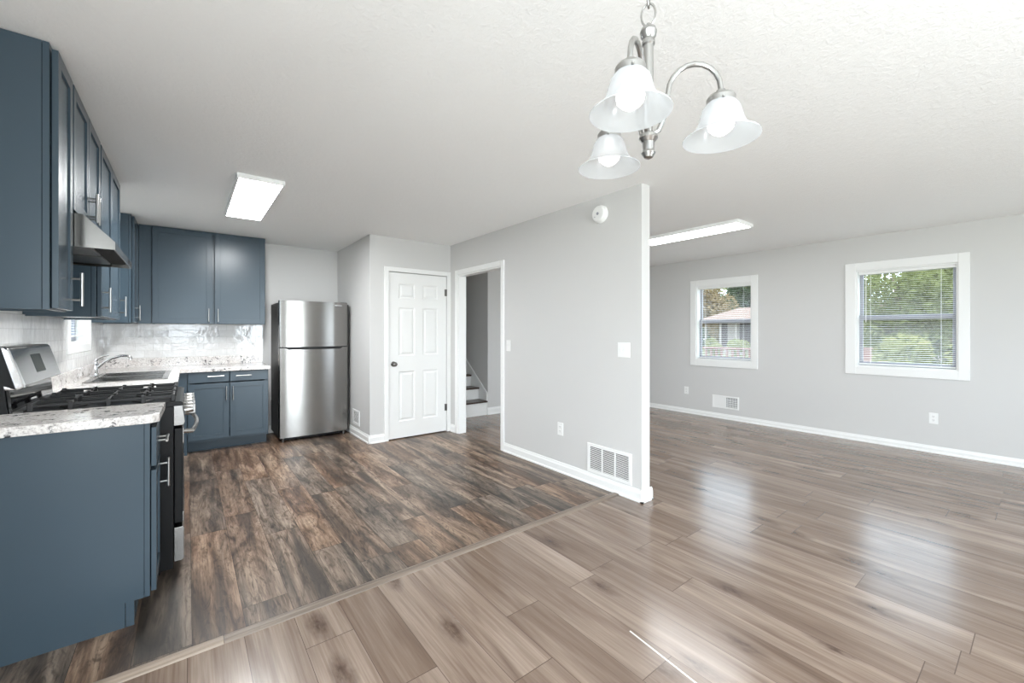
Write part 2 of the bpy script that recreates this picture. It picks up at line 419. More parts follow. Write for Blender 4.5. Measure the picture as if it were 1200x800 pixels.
def baseboard(name, x0, y0, x1, y1, nx, ny, h=.095, t=.014):
    """profiled board along the wall from (x0,y0) to (x1,y1); (nx,ny) points into the room"""
    prof = [(0, 0), (t+.006, 0), (t+.006, .012), (t, .02), (t, h-.028), (t*.62, h-.014), (t*.45, h), (0, h)]
    bm_ = bmesh.new(); A = []; B = []
    for d, z_ in prof:
        A.append(bm_.verts.new((x0+nx*d, y0+ny*d, z_))); B.append(bm_.verts.new((x1+nx*d, y1+ny*d, z_)))
    for i in range(len(prof)):
        j = (i+1) % len(prof); bm_.faces.new((A[i], A[j], B[j], B[i]))
    bm_.faces.new(A); bm_.faces.new(B[::-1]); bmesh.ops.recalc_face_normals(bm_, faces=bm_.faces)
    b = MB(); b._add(bm_); return b
struct('baseboard_right', baseboard('', XR, YR, XR, 5.45, -1, 0, .075), M['trim'])
b = baseboard('', XP0, 1.905, XP0, 3.672, -1, 0)
struct('baseboard_partition', b, M['trim'])
struct('baseboard_partition_end', baseboard('', XP0-.02, 1.925, XP1+.02, 1.925, 0, -1), M['trim'])
struct('baseboard_partition_living', baseboard('', XP1, 1.905, XP1, 3.672, 1, 0), M['trim'])
struct('baseboard_corner', baseboard('', XP0, 4.735, XP0, YN, -1, 0), M['trim'])
struct('baseboard_nook', baseboard('', XK, YN-.02, XK, YB, -1, 0), M['trim'])
struct('baseboard_pantry', baseboard('', XK-.02, YN, 1.852, YN, 0, -1), M['trim'])
struct('baseboard_back', baseboard('', .77, YB, XK, YB, 0, -1), M['trim'])
struct('baseboard_hall', baseboard('', 3.73, 5.45, XR, 5.45, 0, -1, .11), M['trim'])
# strip where the two floors meet: two pieces butted at x = .085
sp = [(YS-.03, 0), (YS-.026, .006), (YS-.012, .011), (YS+.012, .011), (YS+.026, .006), (YS+.03, 0)]
struct('trim_1', MB().prism(sp, 'x', XL, .121), M['strip2'])
struct('trim_2', MB().prism(sp, 'x', .124, 2.73), M['strip'])

# doorway casing and jamb
def casing(face_x, sgn):
    b = MB(); c = .062; t = .016
    xa, xb = face_x, face_x+sgn*t
    y0, y1, z1 = OPEN[0], OPEN[1], OPEN[3]
    b.box(xa, xb, y0-c, y0-.004, 0, z1+c, .004); b.box(xa, xb, y1+.004, y1+c, 0, z1+c, .004); b.box(xa, xb, y0-.004, y1+.004, z1+.004, z1+c, .004)
    return b
struct('trim_3', casing(XP0, -1), M['trim']); struct('trim_4', casing(XP1, 1), M['trim'])
b = MB(); b.box(XP0-.002, XP1+.002, OPEN[0]-.002, OPEN[0]+.012, 0, OPEN[3]); b.box(XP0-.002, XP1+.002, OPEN[1]-.012, OPEN[1]+.002, 0, OPEN[3]); b.box(XP0-.002, XP1+.002, OPEN[0]+.012, OPEN[1]-.012, OPEN[3]-.012, OPEN[3]+.002)
struct('trim_5', b, M['trim'])
# pantry door casing, jamb, leaf
b = MB(); c = .055; t = .016
b.box(DOOR[0]-c, DOOR[0]-.002, YN-t, YN, 0, DOOR[3]+c, .004); b.box(DOOR[1]+.002, min(DOOR[1]+c, XP0-.001), YN-t, YN, 0, DOOR[3]+c, .004); b.box(DOOR[0]-.002, DOOR[1]+.002, YN-t, YN, DOOR[3]+.002, DOOR[3]+c, .004)
struct('trim_6', b, M['trim'])
def six_panel(x0, x1, y0, th, z0, z1):
    """door leaf facing -Y with six raised panels"""
    b = MB(); yb = y0+th; wd = x1-x0
    st = .128*wd/.77*.95; mu = .105
    px = [(x0+st, (x0+x1)/2-mu/2), ((x0+x1)/2+mu/2, x1-st)]
    rows = [(z0+.20, z0+.81), (z0+1.0, z0+1.59), (z0+1.70, z0+1.88)]
    rc = .010
    b.box(x0, x1, y0+rc, yb, z0, z1)
    zs = [z0] + [q for r in rows for q in r] + [z1]
    for k in range(0, len(zs), 2): b.box(x0, x1, y0, y0+rc+.001, zs[k], zs[k+1])
    for (za, zb) in rows:
        b.box(x0, px[0][0], y0, y0+rc+.001, za, zb); b.box(px[0][1], px[1][0], y0, y0+rc+.001, za, zb); b.box(px[1][1], x1, y0, y0+rc+.001, za, zb)
        for (xa, xb) in px:
            # sloped moulding then raised field
            bm_ = bmesh.new()
            def ring(i, yy): return [bm_.verts.new((xa+i, yy, za+i)), bm_.verts.new((xb-i, yy, za+i)), bm_.verts.new((xb-i, yy, zb-i)), bm_.verts.new((xa+i, yy, zb-i))]
            rs = [ring(0, y0), ring(.012, y0+rc*.95), ring(.022, y0+rc*.95), ring(.042, y0+.002)]
            for r0, r1 in zip(rs, rs[1:]):
                for q in range(4): bm_.faces.new((r0[q], r0[(q+1) % 4], r1[(q+1) % 4], r1[q]))
            bm_.faces.new(rs[-1]); bmesh.ops.recalc_face_normals(bm_, faces=bm_.faces)
            if bm_.faces[-1:] and False: pass
            b._add(bm_)
    return b
leaf = struct('door_1', six_panel(DOOR[0]+.005, DOOR[1]-.005, YN+.004, .035, .012, DOOR[3]-.006), M['door'])
kx, kz = 1.966, .915
k = MB(); k.lathe([(0, 0), (.032, 0), (.032, .004), (.026, .009), (.012, .011), (.011, .03), (.022, .04), (.028, .052), (.026, .062), (.016, .068), (0, .069)], (kx, YN+.004, kz), (0, -1, 0), 24)
o = struct('door_knob', k, M['darknickel'], leaf); o['label'] = 'round satin nickel knob'
for hz in (1.815, .318):
    k = MB(); k.cyl((DOOR[1]-.004, YN-.006, hz-.045), (DOOR[1]-.004, YN-.006, hz+.045), .0065); k.box(DOOR[1]-.03, DOOR[1]-.004, YN-.001, YN+.004, hz-.044, hz+.044)
    struct('door_hinge', k, M['darknickel'], leaf)

# windows -----------------------------------------------------------
def window(name, hole, side, cas, mid, blindlabel):
    """side=+1: window in the right wall (outside is +X); -1: in the left wall"""
    y0, y1, z0, z1 = hole; xf = XR if side > 0 else XL
    X = lambda d: xf + side*d        # d>0 goes outwards
    b = MB(); ct, cb, cl, cr = cas
    b.box(X(-.018), X(0), y0-cr, y0+.004, z0-cb, z1+ct, .004); b.box(X(-.018), X(0), y1-.004, y1+cl, z0-cb, z1+ct, .004)
    b.box(X(-.0178), X(0), y0+.004, y1-.004, z1-.004, z1+ct, .004); b.box(X(-.0178), X(0), y0+.004, y1-.004, z0-cb, z0+.004, .004)
    win = struct(name, b, M['trim'])
    j = MB()
    for (p, q, r, s_) in ((y0, y0+.018, z0, z1), (y1-.018, y1, z0, z1), (y0+.018, y1-.018, z1-.018, z1), (y0+.018, y1-.018, z0, z0+.022)):
        j.box(X(.0), X(.148), p, q, r, s_)
    struct('window_frame', j, M['trim'], win)
    a0, a1, c0, c1 = y0+.018, y1-.018, z0+.022, z1-.018
    def sash(d0, d1, zz0, zz1, rb, rt):
        s_ = MB(); r = .034
        s_.box(X(d0), X(d1), a0, a0+r, zz0, zz1, .003); s_.box(X(d0), X(d1), a1-r, a1, zz0, zz1, .003)
        s_.box(X(d0), X(d1), a0+r, a1-r, zz0, zz0+rb, .003); s_.box(X(d0), X(d1), a0+r, a1-r, zz1-rt, zz1, .003)
        so_ = struct('window_sash', s_, M['grey'], win)
        g = MB(); xm = (d0+d1)/2; g.box(X(xm-.002), X(xm+.002), a0+r-.004, a1-r+.004, zz0+rb-.004, zz1-rt+.004)
        struct('window_pane', g, M['glass'], so_)
    sash(.075, .10, c0, mid+.03, .04, .058); sash(.103, .128, mid-.028, c1, .056, .03)
    return win, (a0, a1, c0, c1)
def blind(label, hole_in, side, zb, slat=.0215):
    y0, y1, z0, z1 = hole_in; xf = XR if side > 0 else XL; X = lambda d: xf + side*d
    T = Thing('window_blind', label, 'blind', (X(.035), (y0+y1)/2, z1))
    T.part('headrail', MB().box(X(.018), X(.052), y0+.004, y1-.004, z1-.032, z1-.001, .002), M['white'], w=True)
    s_ = MB(); z_ = z1-.048; R_ = Matrix.Rotation(math.radians(-6*side), 3, 'Y')
    while z_ > zb+.03:
        s_.box(X(.023), X(.047), y0+.01, y1-.01, z_-.0006, z_+.0006, 0, R_); z_ -= slat
    T.part('slats', s_, M['white'], w=True)
    T.part('bottom_rail', MB().box(X(.023), X(.047), y0+.008, y1-.008, zb, zb+.014, .002), M['white'], w=True)
    for f in (.14, .86):
        yy = y0+(y1-y0)*f; c_ = MB()
        c_.box(X(.022), X(.048), yy-.0008, yy+.0008, zb+.0005, zb+.0015)
        for d in (.0222, .0478): c_.box(X(d-.0005), X(d+.0005), yy-.0008, yy+.0008, zb, z1-.03)
        T.part('ladder_cord', c_, M['white'], w=True)
    wd = MB(); wd.cyl((X(.014), y1-.075, z1-.02), (X(.014), y1-.075, z1-.60), .0035, 8)
    T.part('tilt_wand', wd, M['white'], w=True)
win1, in1 = window('window_1', W1, 1, (.09, .09, .09, .08), 1.463, '')
win2, in2 = window('window_2', W2, 1, (.09, .085, .10, .08), 1.472, '')
win3, in3 = window('window_3', KW, -1, (.06, .065, .05, .10), 1.62, '')
blind('white mini blind in the smaller looking window that shows the house with the porch', in1, 1, in1[2]+.01)
blind('white mini blind in the window nearer the camera that shows only greenery', in2, 1, in2[2]+.01)
blind('white mini blind in the bright kitchen window above the sink', in3, -1, 1.262)

# tile behind the counters
b = MB(); x0, x1 = XL-.001, XL+.010
b.box(x0, x1, 2.40, 4.458, .93, 1.40); b.box(x0, x1, 4.458, 5.425, .93, 1.134); b.box(x0, x1, 5.425, YB, .93, 1.40)
struct('wall_left_tile', b, M['tile_y'])
struct('wall_back_tile', MB().box(XL+.011, .765, YB-.010, YB+.001, .93, 1.40), M['tile_x'])

# ------------------------------------------------------------------ kitchen cabinets
def shaker(x0, x1, z0, z1, y=0, th=.019, st=.052, slab=False):
    """door front facing -y in the thing's own frame: frame of rails and a recessed panel"""
    b = MB()
    if slab: return b.box(x0, x1, y, y+th, z0, z1, .003)
    b.box(x0, x0+st, y, y+th, z0, z1, .0015); b.box(x1-st, x1, y, y+th, z0, z1, .0015)
    b.box(x0+st-.001, x1-st+.001, y, y+th, z0, z0+st, .0015); b.box(x0+st-.001, x1-st+.001, y, y+th, z1-st, z1, .0015)
    b.box(x0+st-.004, x1-st+.004, y+.0075, y+th-.002, z0+st-.004, z1-st+.004)
    return b
def pull(x, z, vertical=True, L=.15, y=0, off=.034, r=.006):
    b = MB(); h = L/2; s_ = L*.31
    if vertical:
        b.cyl((x, y-off, z-h), (x, y-off, z+h), r, 14)
        for q in (-s_, s_): b.cyl((x, y, z+q), (x, y-off, z+q), r*.8, 10)
    else:
        b.cyl((x-h, y-off, z), (x+h, y-off, z), r, 14)
        for q in (-s_, s_): b.cyl((x+q, y, z), (x+q, y-off, z), r*.8, 10)
    return b
# own frame: x = width, y = 0 at the door face and grows into the wall, z up.  g: door gap, then 19 mm face frame, then carcass
def upper(label, loc, rz, wd, ht, depth, doors, name='wall_cabinet', group=None, recess=.012, end_gap=True):
    T = Thing(name, label, 'cabinet', loc, rz, group)
    y1 = .022; y2 = y1+.019
    b = MB(); b.box(0, wd, y2+.0015, depth, recess, ht)
    b.box(0, .016, y2+.0015, depth, 0, recess+.001); b.box(wd-.016, wd, y2+.0015, depth, 0, recess+.001)
    T.part('carcass', b, M['blue'])
    f = MB(); s_ = .036
    f.box(0, s_, y1, y2, 0, ht, .001); f.box(wd-s_, wd, y1, y2, 0, ht, .001); f.box(s_-.001, wd-s_+.001, y1, y2, 0, s_, .001); f.box(s_-.001, wd-s_+.001, y1, y2, ht-s_, ht, .001)
    T.part('face_frame', f, M['blue'])
    for (a, c, z0, z1, hx, hz) in doors:
        d = T.part('door', shaker(a, c, z0, z1), M['blue'])
        if hx is not None: T.part('handle', pull(hx, hz), M['nickel'], d)
    return T
XU = -.405   # front of the left wall run
dU = XU-XL
H0 = 1.392
upper('tall narrow blue wall cabinet at the near end of the left run', (XU, 2.405, H0), PI/2, .293, 2.437-H0, dU,
      [(.018, .285, .006, 1.03, .245, .100)])
upper('short blue two-door wall cabinet above the range hood', (XU, 2.70, 1.845), PI/2, .758, 2.437-1.845, dU,
      [(.012, .376, .012, .578, .345, .10), (.382, .746, .012, .578, .413, .10)])
upper('blue two-door wall cabinet between the range hood and the sink window', (XU, 3.46, H0), PI/2, .925, 2.437-H0, dU,
      [(.020, .459, .006, 1.03, .058, .105), (.465, .905, .006, 1.03, .868, .105)])
upper('blue corner wall cabinet beyond the sink window', (XU, 5.43, H0), PI/2, .768, 2.437-H0, dU,
      [(.020, .425, .006, 1.03, .105, .10)])
T = upper('wide blue two-door wall cabinet on the back wall left of the refrigerator', (-.300, 5.858, H0), 0, 1.05, 2.437-H0, YB-5.858,
      [(.006, .523, .006, 1.03, .492, .10), (.548, 1.044, .006, 1.03, .578, .10)])
fb = MB(); fb.box(-.104, -.002, .025, .044, 0, 2.437-H0); T.part('filler', fb, M['blue'])

def base(label, loc, rz, wd, depth, fronts, ht=.894, left_panel=False, toe=.075, toe_h=.108):
    """fronts: (kind, x0, x1, z0, z1, hx, hz)"""
    T = Thing('base_cabinet', label, 'cabinet', loc, rz)
    y1 = .022; y2 = y1+.019
    b = MB(); outl = [(y2+.0015, toe_h), (y2+.0015, ht), (depth, ht), (depth, 0), (toe+.03, 0), (toe+.03, toe_h)]
    b.prism(outl, 'x', 0, .018); b.prism(outl, 'x', wd-.018, wd); b.box(.018, wd-.018, depth-.012, depth, toe_h, ht); b.box(.018, wd-.018, y2+.0015, depth-.012, toe_h, toe_h+.018)
    T.part('carcass', b, M['blue'])
    T.part('toe_kick', MB().box(.001, wd-.001, toe, toe+.028, 0, toe_h), M['blue'])
    f = MB(); s_ = .036
    f.box(0, s_, y1, y2, toe_h, ht, .001); f.box(wd-s_, wd, y1, y2, toe_h, ht, .001)
    f.box(s_-.001, wd-s_+.001, y1, y2, toe_h, toe_h+s_, .001); f.box(s_-.001, wd-s_+.001, y1, y2, ht-s_, ht, .001); f.box(s_-.001, wd-s_+.001, y1, y2, .66, .70, .001)
    T.part('face_frame', f, M['blue'])
    for (kd, a, c, z0, z1, hx, hz) in fronts:
        if kd == 'drawer':
            d = T.part('drawer', shaker(a, c, z0, z1, slab=True), M['blue'])
            if hx is not None: T.part('handle', pull(hx, hz, False), M['nickel'], d)
        else:
            d = T.part('door', shaker(a, c, z0, z1), M['blue'])
            if hx is not None: T.part('handle', pull(hx, hz), M['nickel'], d)
    return T
XB = -.112   # front of the near base cabinet doors
base('blue base cabinet with a plain end panel at the near end, beside the range', (XB, 2.506, 0), PI/2, .372, XB-XL,
     [('drawer', .014, .358, .690, .868, .186, .78), ('door', .014, .358, .122, .672, .325, .575)], ht=.893)
base('blue sink base cabinet under the window, beyond the range', (-.085, 3.655, 0), PI/2, 1.895, -.085-XL,
     [('door', .02, .47, .125, .672, .44, .575), ('door', .48, .93, .125, .672, .51, .575), ('door', .94, 1.39, .125, .672, 1.36, .575), ('drawer', .02, .47, .69, .865, None, 0), ('drawer', .48, .93, .69, .865, None, 0), ('drawer', .94, 1.39, .69, .865, None, 0)], ht=.874)
T = base('blue base cabinet with two drawers over two doors, left of the refrigerator', (0.0, 5.570, 0), 0, .745, YB-5.570,
     [('drawer', .004, .366, .757, .868, .245, .824), ('drawer', .373, .739, .757, .868, .50, .818), ('door', .004, .366, .145, .745, .338, .635), ('door', .373, .739, .145, .745, .400, .63)], ht=.874, toe=.16, toe_h=.118)
fb = MB(); fb.box(-.084, -.001, .022, .041, .0, .874); T.part('filler', fb, M['blue'])

# counters
b = MB(); b.prism([(XL+.012, 2.476), (-.128, 2.476), (-.100, 2.504), (-.092, 2.86), (-.092, 2.879), (XL+.012, 2.879)], 'z', .894, .934, .004)
o = link_mesh('countertop', b, M['granite']); tag(o, 'short speckled granite countertop slab at the near side of the range', 'countertop')
SX0, SX1, SY0, SY1 = -.60, -.155, 4.50, 5.34   # sink cut-out
ZC = .915
b = MB()
x0, x1, y0, y1 = XL+.012, -.058, 3.652, YB-.012
zt0, zt1 = ZC-.04, ZC
b.box(x0, x1, y0, SY0, zt0, zt1, .003); b.box(x0, x1, SY1, y1, zt0, zt1, .003); b.box(x0, SX0, SY0-.001, SY1+.001, zt0, zt1); b.box(SX1, x1, SY0-.001, SY1+.001, zt0, zt1, .003)
b.box(x1-.002, .757, 5.540, y1, zt0, zt1, .003)
o = link_mesh('countertop', b, M['granite']); tag(o, 'speckled granite corner countertop that holds the sink', 'countertop')
s_ = MB(); s_.box(x0-.001, x0+.018, y0, y1, zt1, zt1+.098, .002); s_.box(x0+.018, .757, y1-.019, y1+.001, zt1, zt1+.098, .002)
link_mesh('backsplash_strip', s_, M['granite'], o)
s_ = MB(); s_.box(XL+.011, XL+.03, 2.476, 2.879, .934, 1.03, .002)
link_mesh('backsplash_strip', s_, M['granite'], bpy.data.objects['countertop'])

# sink and faucet
T = Thing('kitchen_sink', 'double bowl stainless steel drop-in sink under the kitchen window', 'sink', ((SX0+SX1)/2, (SY0+SY1)/2, ZC))
b = MB(); r = .028; zr0, zr1 = ZC+.0005, ZC+.007
b.box(SX0-r, SX0+.012, SY0-r, SY1+r, zr0, zr1, .002); b.box(SX1-.012, SX1+r, SY0-r, SY1+r, zr0, zr1, .002)
b.box(SX0+.012, SX1-.012, SY0-r, SY0+.012, zr0, zr1, .002); b.box(SX0+.012, SX1-.012, SY1-.012, SY1+r, zr0, zr1, .002)
ym = (SY0+SY1)/2; b.box(SX0+.012, SX1-.012, ym-.018, ym+.018, zr0, zr1, .002)
T.part('rim', b, M['steel'], w=True)
for (p, q) in ((SY0+.006, ym-.012), (ym+.012, SY1-.006)):
    b = MB(); a, c = SX0+.006, SX1-.006; zb = ZC-.17; th = .003
    b.box(a, a+th, p, q, zb, zr1-.001); b.box(c-th, c, p, q, zb, zr1-.001); b.box(a, c, p, p+th, zb, zr1-.001); b.box(a, c, q-th, q, zb, zr1-.001); b.box(a, c, p, q, zb-th, zb)
    bo = T.part('bowl', b, M['steel'], w=True)
    d = MB(); d.lathe([(.042, 0), (.042, .003), (.03, .001), (0, .001)], ((a+c)/2, (p+q)/2, zb+.0005), (0, 0, 1), 20)
    T.part('drain', d, M['darknickel'], bo, w=True)
fx, fy = -.640, 5.16
T = Thing('kitchen_faucet', 'chrome single-lever faucet with an arched spout behind the sink', 'faucet', (fx, fy, ZC))
T.part('deck_plate', MB().box(fx-.025, fx+.025, fy-.12, fy+.12, ZC+.0075, ZC+.015, .004), M['chrome'], w=True)
b = MB(); b.lathe([(.026, 0), (.026, .01), (.021, .02), (.019, .09), (.021, .1), (.017, .115), (0, .12)], (fx, fy, ZC+.015), (0, 0, 1), 22)
T.part('body', b, M['chrome'], w=True)
sp_ = [(fx+.01, fy, ZC+.07), (fx+.06, fy, ZC+.125), (fx+.11, fy, ZC+.155), (fx+.165, fy, ZC+.172), (fx+.205, fy, ZC+.172), (fx+.228, fy, ZC+.160), (fx+.232, fy, ZC+.135)]
T.part('spout', MB().tube(sp_, [.014, .0125, .0115, .011, .011, .012, .013], 14), M['chrome'], w=True)
lv = [(fx, fy, ZC+.125), (fx+.012, fy-.002, ZC+.15), (fx+.05, fy-.008, ZC+.175), (fx+.09, fy-.012, ZC+.182)]
T.part('lever', MB().tube(lv, [.013, .011, .009, .007], 12), M['chrome'], w=True)

# ------------------------------------------------------------------ range hood
T = Thing('range_hood', 'stainless steel under-cabinet range hood above the gas range', 'range hood', (-.5, 3.08, 1.69))
HY0, HY1 = 2.703, 3.457; hx = -.268
outl = [(XL+.012, 1.69), (hx, 1.69), (hx, 1.725), (-.375, 1.840), (XL+.012, 1.840)]
b = MB(); tk = .006
b.prism(outl, 'y', HY0, HY0+tk); b.prism(outl, 'y', HY1-tk, HY1)
b.prism([(XL+.012, 1.834), (-.378, 1.834), (hx-.006, 1.722), (hx-.006, 1.69), (hx, 1.69), (hx, 1.725), (-.375, 1.840), (XL+.012, 1.840)], 'y', HY0+tk-.001, HY1-tk+.001)
T.part('shell', b, M['hoodsteel'], w=True)
b = MB(); b.box(XL+.014, hx-.012, HY0+tk, HY1-tk, 1.712, 1.718)
T.part('underside_panel', b, M['dark'], w=True)
b = MB()
for (p, q) in ((2.74, 3.06), (3.10, 3.42)): b.box(-.60, -.36, p, q, 1.701, 1.711, .002)
T.part('grease_filter', b, M['darknickel'], w=True)
b = MB(); b.box(hx-.001, hx+.003, 3.28, 3.40, 1.697, 1.718, .001)
T.part('switch_plate', b, M['black'], w=True)

# ------------------------------------------------------------------ gas range
RY0, RY1 = 2.886, 3.644
T = Thing('gas_range', 'stainless and black gas range between the two countertops', 'range', (-.37, 3.265, 0))
b = MB(); b.box(-.690, -.058, RY0, RY1, .035, .905, .003)
for yy in (RY0+.04, RY1-.07):
    for xx in (-.65, -.13): b.cyl((xx, yy+.015, 0), (xx, yy+.015, .036), .016)
T.part('body', b, M['black'], w=True)
b = MB(); b.prism([(-.66, .905), (-.66, .930), (-.03, .930), (-.018, .922), (-.018, .905)], 'y', RY0-.001, RY1+.001, .002)
T.part('cooktop', b, M['black'], w=True)
# backguard: lower mirror riser, tilted control panel with chrome end caps, black side cheeks
b = MB(); b.prism([(-.70, .925), (-.628, .925), (-.640, 1.065), (-.70, 1.065)], 'y', RY0+.012, RY1-.012)
T.part('riser', b, M['blackglass'], w=True, label='mirror black lower panel')
b = MB(); b.prism([(-.70, 1.045), (-.612, 1.045), (-.598, 1.052), (-.644, 1.222), (-.656, 1.234), (-.70, 1.234)], 'y', RY0+.03, RY1-.001, .003)
pn = T.part('control_panel', b, M['steel'], w=True)
b = MB(); b.prism([(-.70, 1.038), (-.606, 1.038), (-.590, 1.050), (-.590, 1.056), (-.637, 1.226), (-.650, 1.238), (-.70, 1.238)], 'y', RY0, RY0+.032, .008)
T.part('end_cap', b, M['chrome'], w=True)
b = MB(); b.prism([(-.705, .925), (-.640, .925), (-.652, 1.06), (-.615, 1.04), (-.660, 1.232), (-.705, 1.232)], 'y', RY0-.004, RY0+.004)
T.part('side_cheek', b, M['black'], w=True)
tilt = math.atan2(.046, .170)
Rt = Matrix.Rotation(-tilt, 3, 'Y')
b = MB(); pc = Vector((-.6222, 3.28, 1.143)); b.box(pc.x-.006, pc.x+.0005, 3.20, 3.37, 1.095, 1.19, .001, Rt, pc)
T.part('display', b, M['display'], pn, w=True, label='dark glass clock display')
b = MB(); b.box(-.632, -.596, RY0+.012, RY1-.002, .928, .938, .002)
T.part('riser_trim', b, M['darknickel'], w=True)
# grates: three frames with fingers
b0, b1 = -.585, -.055
def grate(y0, y1):
    g = MB(); zt = .962; w_ = .011
    for yy in (y0, y1-w_): g.box(b0, b1, yy, yy+w_, zt-.012, zt, .002)
    for xx in (b0, b1-w_, (b0+b1)/2-w_/2): g.box(xx, xx+w_, y0, y1, zt-.012, zt, .002)
    ym_ = (y0+y1)/2
    for cx_ in ((b0*3+b1)/4, (b0+b1*3)/4):
        g.box(cx_-w_/2, cx_+w_/2, y0, ym_-.03, zt-.012, zt+.004, .002); g.box(cx_-w_/2, cx_+w_/2, ym_+.03, y1, zt-.012, zt+.004, .002)
        g.box(cx_-.125, cx_-.03, ym_-w_/2, ym_+w_/2, zt-.012, zt+.004, .002); g.box(cx_+.03, cx_+.125, ym_-w_/2, ym_+w_/2, zt-.012, zt+.004, .002)
    for xx in (b0, b1-w_, (b0*3+b1)/4, (b0+b1*3)/4, (b0+b1)/2):
        for yy in (y0, y1-w_):
            g.box(xx-.004, xx+w_+.004, yy-.003, yy+w_+.003, .930, zt+.006, .003)
    return g
gw = (RY1-RY0-.05)/3
for k_ in range(3): T.part('grate', grate(RY0+.025+k_*gw, RY0+.021+(k_+1)*gw), M['iron'], w=True)
for k_ in range(3):
    for cx_ in ((b0*3+b1)/4, (b0+b1*3)/4):
        q = MB(); q.lathe([(.05, 0), (.05, .004), (.036, .008), (.036, .014), (.03, .018), (0, .018)], (cx_, RY0+.023+(k_+.5)*gw, .9305), (0, 0, 1), 20)
        T.part('burner', q, M['iron'], w=True)
# front: manifold panel, knobs, oven door, handle, drawer
b = MB(); b.prism([(-.058, .80), (-.018, .80), (-.010, .815), (-.022, .912), (-.058, .912)], 'y', RY0, RY1, .002)
mp = T.part('manifold_panel', b, M['steel'], w=True)
ax_ = Vector((.99, 0, .12)).normalized()
for k_ in range(5):
    yy = RY0+.09+k_*.145
    q = MB(); c_ = Vector((-.013, yy, .868))
    q.lathe([(0, 0), (.026, 0), (.026, .006), (.021, .008), (.0195, .036), (.017, .040), (0, .040)], c_, ax_, 22)
    q.box(c_.x+.006, c_.x+.050, yy-.006, yy+.006, .868-.022, .868+.026, .003)
    T.part('knob', q, M['nickel'], mp, w=True)
b = MB(); b.box(-.056, -.020, RY0+.002, RY1-.002, .275, .785, .004)
dr = T.part('oven_door', b, M['black'], w=True)
b = MB(); b.box(-.021, -.015, RY0+.004, RY1-.004, .70, .785, .002); b.box(-.021, -.015, RY0+.004, RY1-.004, .275, .33, .002)
T.part('door_band', b, M['steel'], dr, w=True)
b = MB(); b.box(-.021, -.016, RY0+.02, RY1-.02, .331, .699, .002)
T.part('oven_glass', b, M['blackglass'], dr, w=True)
n_ = 12
hp = [(-.016, RY0+.055, .755)] + [(.022+.026*math.sin(PI*i/n_), RY0+.055+(RY1-RY0-.11)*i/n_, .755) for i in range(n_+1)] + [(-.016, RY1-.055, .755)]
T.part('oven_handle', MB().tube(hp, .012, 14), M['steel'], dr, w=True)
b = MB(); b.prism([(-.056, .07), (-.020, .07), (-.014, .08), (-.014, .24), (-.020, .252), (-.056, .252)], 'y', RY0+.002, RY1-.002, .002)
T.part('storage_drawer', b, M['steel'], w=True)

# ------------------------------------------------------------------ refrigerator
FX0, FX1, FY = .848, 1.626, 5.525
T = Thing('refrigerator', 'stainless steel top-freezer refrigerator beside the nook wall', 'refrigerator', ((FX0+FX1)/2, 5.85, 0))
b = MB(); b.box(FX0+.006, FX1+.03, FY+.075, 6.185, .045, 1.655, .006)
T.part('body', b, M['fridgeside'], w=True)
def bowed(x0, x1, y, th, z0, z1, bow=.014, n=16):
    poly = [(x0, y+th), (x1, y+th)]
    pts = []
    for i in range(n+1):
        f = i/n; x_ = x1+(x0-x1)*f
        e = min(f, 1-f)*(x1-x0); rr = .018
        yy = y+bow*(2*f-1)**2
        if e < rr: yy += rr-math.sqrt(max(0, rr*rr-(rr-e)**2))
        pts.append((x_, yy))
    ext = []
    for e in (.0015, .005, .011):
        ext.append(e)
    fs = sorted(set([i/n for i in range(n+1)] + [e/(x1-x0) for e in ext] + [1-e/(x1-x0) for e in ext]), reverse=False)
    pts = []
    for f in fs:
        x_ = x1+(x0-x1)*f; e = min(f, 1-f)*(x1-x0); rr = .018; yy = y+bow*(2*f-1)**2
        if e < rr: yy += rr-math.sqrt(max(0, rr*rr-(rr-e)**2))
        pts.append((x_, yy))
    b_ = MB(); b_.prism(poly+pts, 'z', z0, z1)
    for f_ in b_.bm.faces:
        if abs(f_.normal.z) < .5 and f_.normal.y < .5: f_.smooth = True
    return b_
def auto_smooth(o):
    m_ = o.data
    for e in m_.edges: pass
    md = o.modifiers.new('edge', 'EDGE_SPLIT'); md.split_angle = math.radians(40)
fd = T.part('freezer_door', bowed(FX0, FX1, FY, .072, 1.124, 1.674), M['steel'], w=True); auto_smooth(fd)
ld = T.part('fresh_food_door', bowed(FX0, FX1, FY, .072, .052, 1.112), M['steel'], w=True); auto_smooth(ld)
b = MB(); b.prism([(FX0+.05, 1.123), (FX0+.10, 1.092), (FX1-.10, 1.092), (FX1-.05, 1.123)], 'y', FY-.006, FY+.02, .002)
T.part('grip_recess', b, M['black'], ld, w=True, label='black grip pocket along the top of the door')
b = MB(); b.box(FX0+.004, FX1-.004, FY+.02, FY+.07, 1.111, 1.125)
T.part('door_gasket', b, M['black'], w=True)
b = MB(); b.box(FX1-.16, FX1-.075, FY+.001, FY+.007, 1.628, 1.640, .001)
T.part('badge', b, M['chrome'], fd, w=True)
b = MB(); b.box(FX0+.03, FX1-.03, FY+.085, FY+.12, .012, .05)
T.part('base_grille', b, M['black'], w=True)
for xx in (FX0+.03, FX1-.06):
    b = MB(); b.cyl((xx+.015, FY+.05, 0), (xx+.015, FY+.05, .05), .014); T.part('foot', b, M['darknickel'], w=True)
b = MB(); b.box(FX1-.09, FX1-.01, FY+.02, FY+.16, 1.655, 1.678, .004); T.part('hinge_cover', b, M['fridgeside'], w=True)

